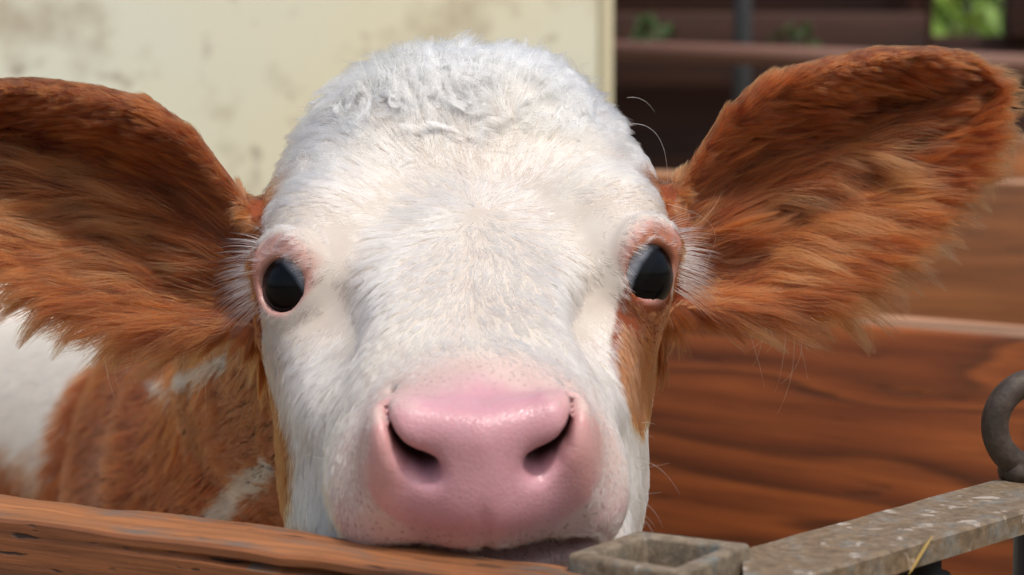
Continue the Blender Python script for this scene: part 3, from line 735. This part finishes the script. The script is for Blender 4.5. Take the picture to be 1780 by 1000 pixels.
def plank(name, a, b, wid, hgt, mat, label=None, cat='plank', parent=None, nseg=1, rough=0., bev=.003, group=None, top=None, groove=0, skew=0):
    """board whose TOP BACK edge runs a->b; wid goes towards the camera side, hgt downwards"""
    a = Vector(a); b = Vector(b); x = (b - a); Ln = x.length; x.normalize()
    z = Vector((0, 0, 1)); y = z.cross(x).normalized(); 
    if y.y > 0: y = -y
    z = x.cross(y); z = z if z.z > 0 else -z
    n = nseg; V = []; F = []
    cs = [(0, 0), (wid, 0), (wid, -hgt), (0, -hgt)]
    if rough:
        cs = [(0, 0), (wid * .33, 0), (wid * .66, 0), (wid - .0012, 0), (wid, -.0012), (wid, -.0035), (wid, -.0050), (wid, -.0068), (wid, -hgt * .12), (wid, -hgt * .25), (wid, -hgt * .5), (wid, -hgt), (0, -hgt)]
    m = len(cs)
    for i in range(n + 1):
        for j, (yy, zz) in enumerate(cs):
            dy = dz = 0
            sk = -skew * (yy / wid) * (1 - i / n)
            if groove and j == 6: yy = yy - groove * float(sstep(-.1, .35, noise(np.array([[i * Ln / n, .3, .1]]), 16, 44))[0])
            if rough:
                q = np.array([[i * Ln / n, yy, zz]]); dz = float(noise(q * np.array([[1, 1, 1]]), 18, 3)[0] + .6 * noise(q, 60, 9)[0]) * rough; dy = float(noise(q, 22, 5)[0] + .6 * noise(q, 70, 6)[0]) * rough
            V.append((i * Ln / n + sk, yy + dy, zz + dz))
    for i in range(n):
        for j in range(m):
            F.append((i * m + j, i * m + (j + 1) % m, (i + 1) * m + (j + 1) % m, (i + 1) * m + j))
    F.append(tuple(range(m))[::-1]); F.append(tuple(n * m + j for j in range(m)))
    me = bpy.data.meshes.new(name); me.from_pydata(V, [], F); me.update()
    o = link(name, me, parent, mat)
    Mx = Matrix((x, y, z)).transposed().to_4x4(); Mx.translation = a; o.matrix_world = Mx
    import bmesh
    bmm = bmesh.new(); bmm.from_mesh(me); bmesh.ops.recalc_face_normals(bmm, faces=bmm.faces); bmm.to_mesh(me); bmm.free()
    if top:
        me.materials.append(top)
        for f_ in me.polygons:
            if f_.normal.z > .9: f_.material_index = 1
    if bev: bevel(o, bev, 2, 50)
    if label: tag(o, label, cat, group)
    return o

RZ = .775
A = onz(0, 860, RZ); B = onz(600, 934, RZ); dr = (B - A) / np.linalg.norm(B - A)
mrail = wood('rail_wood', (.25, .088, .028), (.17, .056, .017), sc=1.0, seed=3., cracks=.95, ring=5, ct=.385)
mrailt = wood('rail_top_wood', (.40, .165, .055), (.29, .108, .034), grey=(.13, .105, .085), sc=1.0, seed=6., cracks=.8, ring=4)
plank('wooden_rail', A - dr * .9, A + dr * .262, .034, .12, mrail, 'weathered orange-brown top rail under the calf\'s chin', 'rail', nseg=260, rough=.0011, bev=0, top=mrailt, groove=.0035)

# iron fittings
def ironf(base, paint, spots, sp_amt=.60):
    def f(nt, b):
        v = coord(nt, (1, 1, 1)); n0 = N(nt, 'ShaderNodeTexNoise', Scale=70.0, Detail=8.0, Roughness=.7); nt.links.new(v, n0.inputs['Vector'])
        n1 = N(nt, 'ShaderNodeTexNoise', Scale=260.0, Detail=4.0, Roughness=.7); nt.links.new(v, n1.inputs['Vector'])
        n2 = N(nt, 'ShaderNodeTexNoise', Scale=95.0, Detail=5.0, Roughness=.6, Distortion=.4); nt.links.new(v, n2.inputs['Vector'])
        c = ramp(nt, n0.outputs['Fac'], [(.35, base), (.5, tuple(1.5 * x for x in base)), (.65, paint)])
        c = mixc(nt, .6, c, ramp(nt, n1.outputs['Fac'], [(.35, (.4, .36, .32)), (.65, (1.3, 1.25, 1.2))]), 'MULTIPLY')
        c = mixc(nt, ramp(nt, n2.outputs['Fac'], [(sp_amt, (0, 0, 0)), (sp_amt + .05, (.9, .9, .9))]), c, spots)
        nt.links.new(c, b.inputs['Base Color'])
        bp = N(nt, 'ShaderNodeBump', Strength=.7, Distance=.0012); nt.links.new(n0.outputs['Fac'], bp.inputs['Height'])
        bp2 = N(nt, 'ShaderNodeBump', Strength=.5, Distance=.0005); nt.links.new(n1.outputs['Fac'], bp2.inputs['Height']); nt.links.new(bp.outputs[0], bp2.inputs['Normal'])
        nt.links.new(bp2.outputs[0], b.inputs['Normal']); b.inputs['Metallic'].default_value = .15
    return texmat('iron', f, .6)
mbar = ironf((.15, .108, .066), (.21, .205, .18), (.46, .40, .34))
mbrk = ironf((.16, .125, .085), (.17, .185, .17), (.36, .33, .28), .68)
mring = ironf((.045, .032, .024), (.07, .055, .045), (.16, .13, .11), .70)
def extrude_ring(name, outer, inner, z1, z0, mat):
    n = len(outer); V = [(*p, z1) for p in outer] + [(*p, z1) for p in inner] + [(*p, z0) for p in outer] + [(*p, z0) for p in inner]; F = []
    for i in range(n):
        j = (i + 1) % n
        F += [(i, j, n + j, n + i), (2 * n + i, 3 * n + i, 3 * n + j, 2 * n + j), (i, 2 * n + i, 2 * n + j, j), (n + i, n + j, 3 * n + j, 3 * n + i)]
    o = mesh(name, V, F, mat); import bmesh
    q = bmesh.new(); q.from_mesh(o.data); bmesh.ops.recalc_face_normals(q, faces=q.faces); q.to_mesh(o.data); q.free()
    return o
BZ = .780
cs = [onz(984, 962, BZ)[:2], onz(1185, 996, BZ)[:2], onz(1306, 944, BZ)[:2], onz(1108, 921, BZ)[:2]]
cc = sum(cs) / 4; inn_ = []
for i in range(4):
    p, q, r_ = cs[i - 1], cs[i], cs[(i + 1) % 4]; d1 = (p - q) / np.linalg.norm(p - q); d2 = (r_ - q) / np.linalg.norm(r_ - q)
    s = abs(d1[0] * d2[1] - d1[1] * d2[0]); inn_.append(q + (d1 + d2) * (.0062 / s))
brk = link('latch_bracket', None); tag(brk, 'square rusty grey steel bracket open at the top beside the calf\'s chin', 'bracket')
o = extrude_ring('socket', cs, inn_, BZ, BZ - .045, mbrk); o.parent = brk; bevel(o, .0018, 3)
# fixing tongue below the bracket, screwed to the rail end
pm = (cs[0] + cs[3]) / 2
# flat bar
fb0, fb1 = onz(1303, 951, RZ)[:2], onz(1735, 832, RZ)[:2]; dbar = (fb1 - fb0) / np.linalg.norm(fb1 - fb0)
a3 = np.array([*(fb0 - dbar * .004), RZ]); b3 = np.array([*(fb0 + dbar * .42), RZ])
bar = plank('iron_bar', a3, b3, .0385, .0085, mbar, 'flat rusty iron bar speckled with droppings, running back from the bracket', 'iron bar', nseg=120, rough=.0003, bev=0, skew=.055)
# eye bolt
ring_c = W(1793, 737, .985); R_, r_ = .0212 - .0052, .0052
camx = np.array([1, 0, 0]); rx = nrm(np.array([.93, .37, 0])); rz = np.array([0, 0, 1.])
V = []; F = []; n1, n2 = 56, 20
for i in range(n1):
    t = 2 * math.pi * i / n1; c = ring_c + (rx * math.cos(t) + rz * math.sin(t)) * R_; rad = nrm(rx * math.cos(t) + rz * math.sin(t)); bn = np.cross(rx, rz)
    for j in range(n2):
        f = 2 * math.pi * j / n2; V.append(c + (rad * math.cos(f) + bn * math.sin(f)) * r_ * (1 + .04 * math.sin(3 * t + f)))
for i in range(n1):
    for j in range(n2): F.append((i * n2 + j, ((i + 1) % n1) * n2 + j, ((i + 1) % n1) * n2 + (j + 1) % n2, i * n2 + (j + 1) % n2))
eb = link('eye_bolt', None); tag(eb, 'dark iron ring bolt standing on the flat bar at the right edge', 'ring bolt')
mesh('ring', V, F, mring, eb, True)
def lathe(name, base, prof, mat, parent, n=28):
    V = []; F = []
    for (rr, zz) in prof:
        for k in range(n): V.append((base[0] + rr * math.cos(6.2832 * k / n), base[1] + rr * math.sin(6.2832 * k / n), base[2] + zz))
    for i in range(len(prof) - 1):
        for k in range(n): F.append((i * n + k, i * n + (k + 1) % n, (i + 1) * n + (k + 1) % n, (i + 1) * n + k))
    F.append(tuple(range(n))[::-1]); F.append(tuple((len(prof) - 1) * n + k for k in range(n)))
    return mesh(name, V, F, mat, parent, True)
rb = ring_c.copy(); rb[2] = RZ
lathe('collar', rb, [(.012, -.0), (.0125, .003), (.0115, .005), (.009, .008), (.0078, ring_c[2] - RZ - .018)], mring, eb)
# posts under the bar
mdark = texmat('dark_iron', lambda nt, b: b.inputs['Base Color'].default_value.__setitem__(slice(0, 4), (.018, .014, .012, 1)), .55)
p = onz(1800, 885, RZ - .009); pc_ = (fb0 + dbar * .20) 
yb = np.array([dbar[1], -dbar[0]]); pc_ = fb0 + dbar * .185 + yb * .018
po = lathe('gate_post', np.array([pc_[0], pc_[1], 0.]), [(.019, 0), (.019, RZ - .0105)], mdark, None); tag(po, 'dark iron post holding up the flat bar below the ring bolt', 'post')
pc2 = fb0 + dbar * .075 + yb * .022
po = lathe('bolt_end', np.array([pc2[0], pc2[1], RZ - .030]), [(.007, 0), (.009, .002), (.009, .012), (.006, .013), (.006, .0195)], mdark, bar); 
po.parent = None; po.parent = bar; po.matrix_parent_inverse = bar.matrix_world.inverted()
mstraw = texmat('straw', lambda nt, b: b.inputs['Base Color'].default_value.__setitem__(slice(0, 4), (.62, .42, .12, 1)), .6)
yo = np.array([dbar[1], -dbar[0]]); ed = min((fb0 + dbar * q_ + yo * .0385 for q_ in np.linspace(-.05, .2, 400)), key=lambda p_: abs(pxl(np.array([[p_[0], p_[1], RZ]]))[0][0] - 1592))
yo3 = np.array([yo[0], yo[1], 0]); db3 = np.array([dbar[0], dbar[1], 0])
s0 = np.array([ed[0], ed[1], RZ - .0088]) + yo3 * .0014 - db3 * .0055; s1 = np.array([ed[0], ed[1], RZ + .0002]) + yo3 * .0016 + db3 * .0055
dv = s1 - s0; nn = np.array([.3, -.8, .3]); V = []; 
for t, wd in ((0, .0014), (.3, .0028), (.7, .0034), (1, .0026)):
    for s in (-1, 1):
        for k in (0, 1): V.append(s0 + dv * t + np.array([.5, 0, .6]) * s * wd + np.array([0, -.0007, 0]) * k)
F = []
for i in range(3):
    o_ = i * 4
    F += [(o_, o_ + 2, o_ + 6, o_ + 4), (o_ + 1, o_ + 5, o_ + 7, o_ + 3), (o_, o_ + 4, o_ + 5, o_ + 1), (o_ + 2, o_ + 3, o_ + 7, o_ + 6)]
F += [(0, 1, 3, 2), (12, 14, 15, 13)]
st = mesh('straw', V, F, mstraw); tag(st, 'yellow bit of straw stuck to the front edge of the flat bar', 'straw')

# far side of the pen
mA = wood('board_wood', (.38, .108, .023), (.25, .065, .014), sc=.40, seed=1.3, cracks=.35, ring=10, xs=4.2, ys=34)
mB = wood('board_wood', (.44, .17, .055), (.33, .12, .035), sc=.45, seed=5.1, cracks=.4, ring=6)
mC = wood('board_wood', (.55, .22, .06), (.45, .16, .05), sc=.6, seed=8.2, cracks=.2, ring=6)
mtop = wood('board_sunlit_top_wood', (.50, .27, .14), (.40, .20, .10), sc=.6, seed=2.2, cracks=.2, ring=6)  # weathered board tops, with their sunlit brightness put into the colour
def board(p0, p1, d0, d1, hgt, thick, mat, label, cap=None):
    a = W(p0[0], p0[1], d0); b = W(p1[0], p1[1], d1)
    a[2] = b[2] = (a[2] + b[2]) / 2
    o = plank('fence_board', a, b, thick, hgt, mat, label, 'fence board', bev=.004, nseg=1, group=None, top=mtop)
    return o
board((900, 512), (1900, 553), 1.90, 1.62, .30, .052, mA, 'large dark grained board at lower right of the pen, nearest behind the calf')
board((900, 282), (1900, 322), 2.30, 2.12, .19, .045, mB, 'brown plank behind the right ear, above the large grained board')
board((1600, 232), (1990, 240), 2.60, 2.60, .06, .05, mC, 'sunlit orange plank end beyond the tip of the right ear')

# cream wall
def wallf(nt, b):
    v = coord(nt, (1, 1, 1)); n0 = N(nt, 'ShaderNodeTexNoise', Scale=9.0, Detail=4.0, Roughness=.65); nt.links.new(v, n0.inputs['Vector'])
    n1 = N(nt, 'ShaderNodeTexNoise', Scale=22.0, Detail=3.0); nt.links.new(v, n1.inputs['Vector'])
    n2 = N(nt, 'ShaderNodeTexNoise', Scale=2.5, Detail=3.0); nt.links.new(v, n2.inputs['Vector'])
    c = ramp(nt, n2.outputs['Fac'], [(.35, (.80, .81, .66)), (.65, (.84, .79, .57))])
    st = ramp(nt, n0.outputs['Fac'], [(.52, (0, 0, 0)), (.70, (.55, .55, .55))]); c = mixc(nt, st, c, (.34, .24, .14))
    s2 = ramp(nt, n1.outputs['Fac'], [(.62, (0, 0, 0)), (.72, (.7, .7, .7))]); c = mixc(nt, s2, c, (.26, .18, .12))
    nt.links.new(c, b.inputs['Base Color'])
mwall = texmat('cream_render', wallf, .85)
wr = W(1066, 80, 2.9); x1 = wr[0]; yw = wr[1]
wl = link('cream_wall', None); tag(wl, 'cream stained wall panel behind the calf on the left', 'wall')
def box(name, lo, hi, mat, parent=None, bev=0):
    x0, y0, z0 = lo; X1, Y1, Z1 = hi
    V = [(x0, y0, z0), (X1, y0, z0), (X1, Y1, z0), (x0, Y1, z0), (x0, y0, Z1), (X1, y0, Z1), (X1, Y1, Z1), (x0, Y1, Z1)]
    F = [(0, 3, 2, 1), (4, 5, 6, 7), (0, 1, 5, 4), (1, 2, 6, 5), (2, 3, 7, 6), (3, 0, 4, 7)]
    o = mesh(name, V, F, mat, parent)
    if bev: bevel(o, bev)
    return o
box('panel', (-2.4, yw, .0), (x1 - .016, yw + .06, 2.0), mwall, wl, .004)
mtrim = texmat('cream_trim', lambda nt, b: b.inputs['Base Color'].default_value.__setitem__(slice(0, 4), (.74, .67, .44, 1)), .7)
box('edge_trim', (x1 - .016, yw - .003, .0), (x1, yw + .07, 2.02), mtrim, wl, .003)

# dark barn beyond
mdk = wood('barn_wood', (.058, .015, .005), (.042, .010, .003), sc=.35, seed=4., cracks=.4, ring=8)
yb_ = 4.3
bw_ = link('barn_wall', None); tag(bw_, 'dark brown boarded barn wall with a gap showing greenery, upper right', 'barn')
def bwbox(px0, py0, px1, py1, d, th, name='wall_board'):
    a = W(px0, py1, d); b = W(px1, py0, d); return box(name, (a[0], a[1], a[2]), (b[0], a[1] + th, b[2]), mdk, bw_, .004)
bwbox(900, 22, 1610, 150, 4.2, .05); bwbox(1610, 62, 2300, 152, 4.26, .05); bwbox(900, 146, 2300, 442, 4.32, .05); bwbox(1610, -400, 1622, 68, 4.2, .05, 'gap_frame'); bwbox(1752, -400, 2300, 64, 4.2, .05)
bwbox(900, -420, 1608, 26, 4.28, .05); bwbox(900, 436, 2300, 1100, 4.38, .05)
mpole = texmat('rusty_pipe', lambda nt, b: b.inputs['Base Color'].default_value.__setitem__(slice(0, 4), (.20, .095, .065, 1)), .6)
def tube(name, a, b, r, mat, parent=None, n=16):
    a = np.asarray(a, float); b = np.asarray(b, float); ax = nrm(b - a); u = nrm(np.cross(ax, [0, .3, 1.])); v = np.cross(ax, u); V = []; F = []
    for p_ in (a, b):
        for k in range(n): V.append(p_ + (u * math.cos(6.2832 * k / n) + v * math.sin(6.2832 * k / n)) * r)
    for k in range(n): F.append((k, (k + 1) % n, n + (k + 1) % n, n + k))
    F.append(tuple(range(n))[::-1]); F.append(tuple(range(n, 2 * n)))
    return mesh(name, V, F, mat, parent, True)
o = tube('pipe_rail', W(1000, 85, 3.7), W(1950, 118, 3.5), .014, mpole); tag(o, 'rusty horizontal pipe rail running behind the right ear', 'pipe')
mpost = texmat('grey_post', lambda nt, b: b.inputs['Base Color'].default_value.__setitem__(slice(0, 4), (.040, .042, .045, 1)), .6)
pp = W(1290, 160, 3.9); o = tube('steel_post', (pp[0], pp[1], 0), (pp[0], pp[1], 1.9), .014, mpost); tag(o, 'dark grey steel post behind the pipe rail', 'post')
# greenery
mleaf = texmat('leaf', lambda nt, b: b.inputs['Base Color'].default_value.__setitem__(slice(0, 4), (.04, .09, .015, 1)), .5)
mleaf2 = texmat('leaf', lambda nt, b: b.inputs['Base Color'].default_value.__setitem__(slice(0, 4), (.27, .42, .07, 1)), .5)
def leaves(name, c, rad, n, size, mat, label, cat):
    V = []; F = []
    for i in range(n):
        p_ = np.array(c) + rng.normal(0, 1, 3) * np.array(rad) * .5; d = nrm(rng.normal(0, 1, 3)); s = nrm(np.cross(d, rng.normal(0, 1, 3))); L_ = size * rng.uniform(.6, 1.3); k = len(V)
        V += [p_ - d * L_, p_ + s * L_ * .4, p_ + d * L_, p_ - s * L_ * .4]; F.append((k, k + 1, k + 2, k + 3))
    o = link(name, None); tag(o, label, cat); mesh('foliage', V, F, mat, o)
    V0 = np.array(c) - [0, 0, rad[2] * 1.2]; tube('stem', V0, np.array(c), size * .08, mat, o, 6); return o
leaves('climbing_plant', W(1125, 58, 3.75), (.035, .03, .03), 50, .012, mleaf, 'small dark green sprig above the pipe rail, beside the cream wall', 'plant')
leaves('climbing_plant', W(1385, 72, 3.7), (.035, .03, .035), 50, .012, mleaf, 'small dark green sprig above the pipe rail, left of the right ear', 'plant')
leaves('shrub', W(1690, 10, 8.5), (1.3, .7, 1.3), 9000, .05, mleaf2, 'bright green shrub seen through the barn gap at upper right', 'shrub')
# ground
def gf(nt, b):
    v = coord(nt, (1, 1, 1)); n0 = N(nt, 'ShaderNodeTexNoise', Scale=6.0, Detail=8.0, Roughness=.7); nt.links.new(v, n0.inputs['Vector'])
    nt.links.new(ramp(nt, n0.outputs['Fac'], [(.35, (.13, .09, .055)), (.65, (.28, .21, .12))]), b.inputs['Base Color'])
mg = texmat('straw_ground', gf, .95)
g = mesh('ground', [(-200, -200, 0), (200, -200, 0), (200, 200, 0), (-200, 200, 0)], [(0, 1, 2, 3)], mg); tag(g, kind='structure')
print('verts', len(V2), 'script ready')
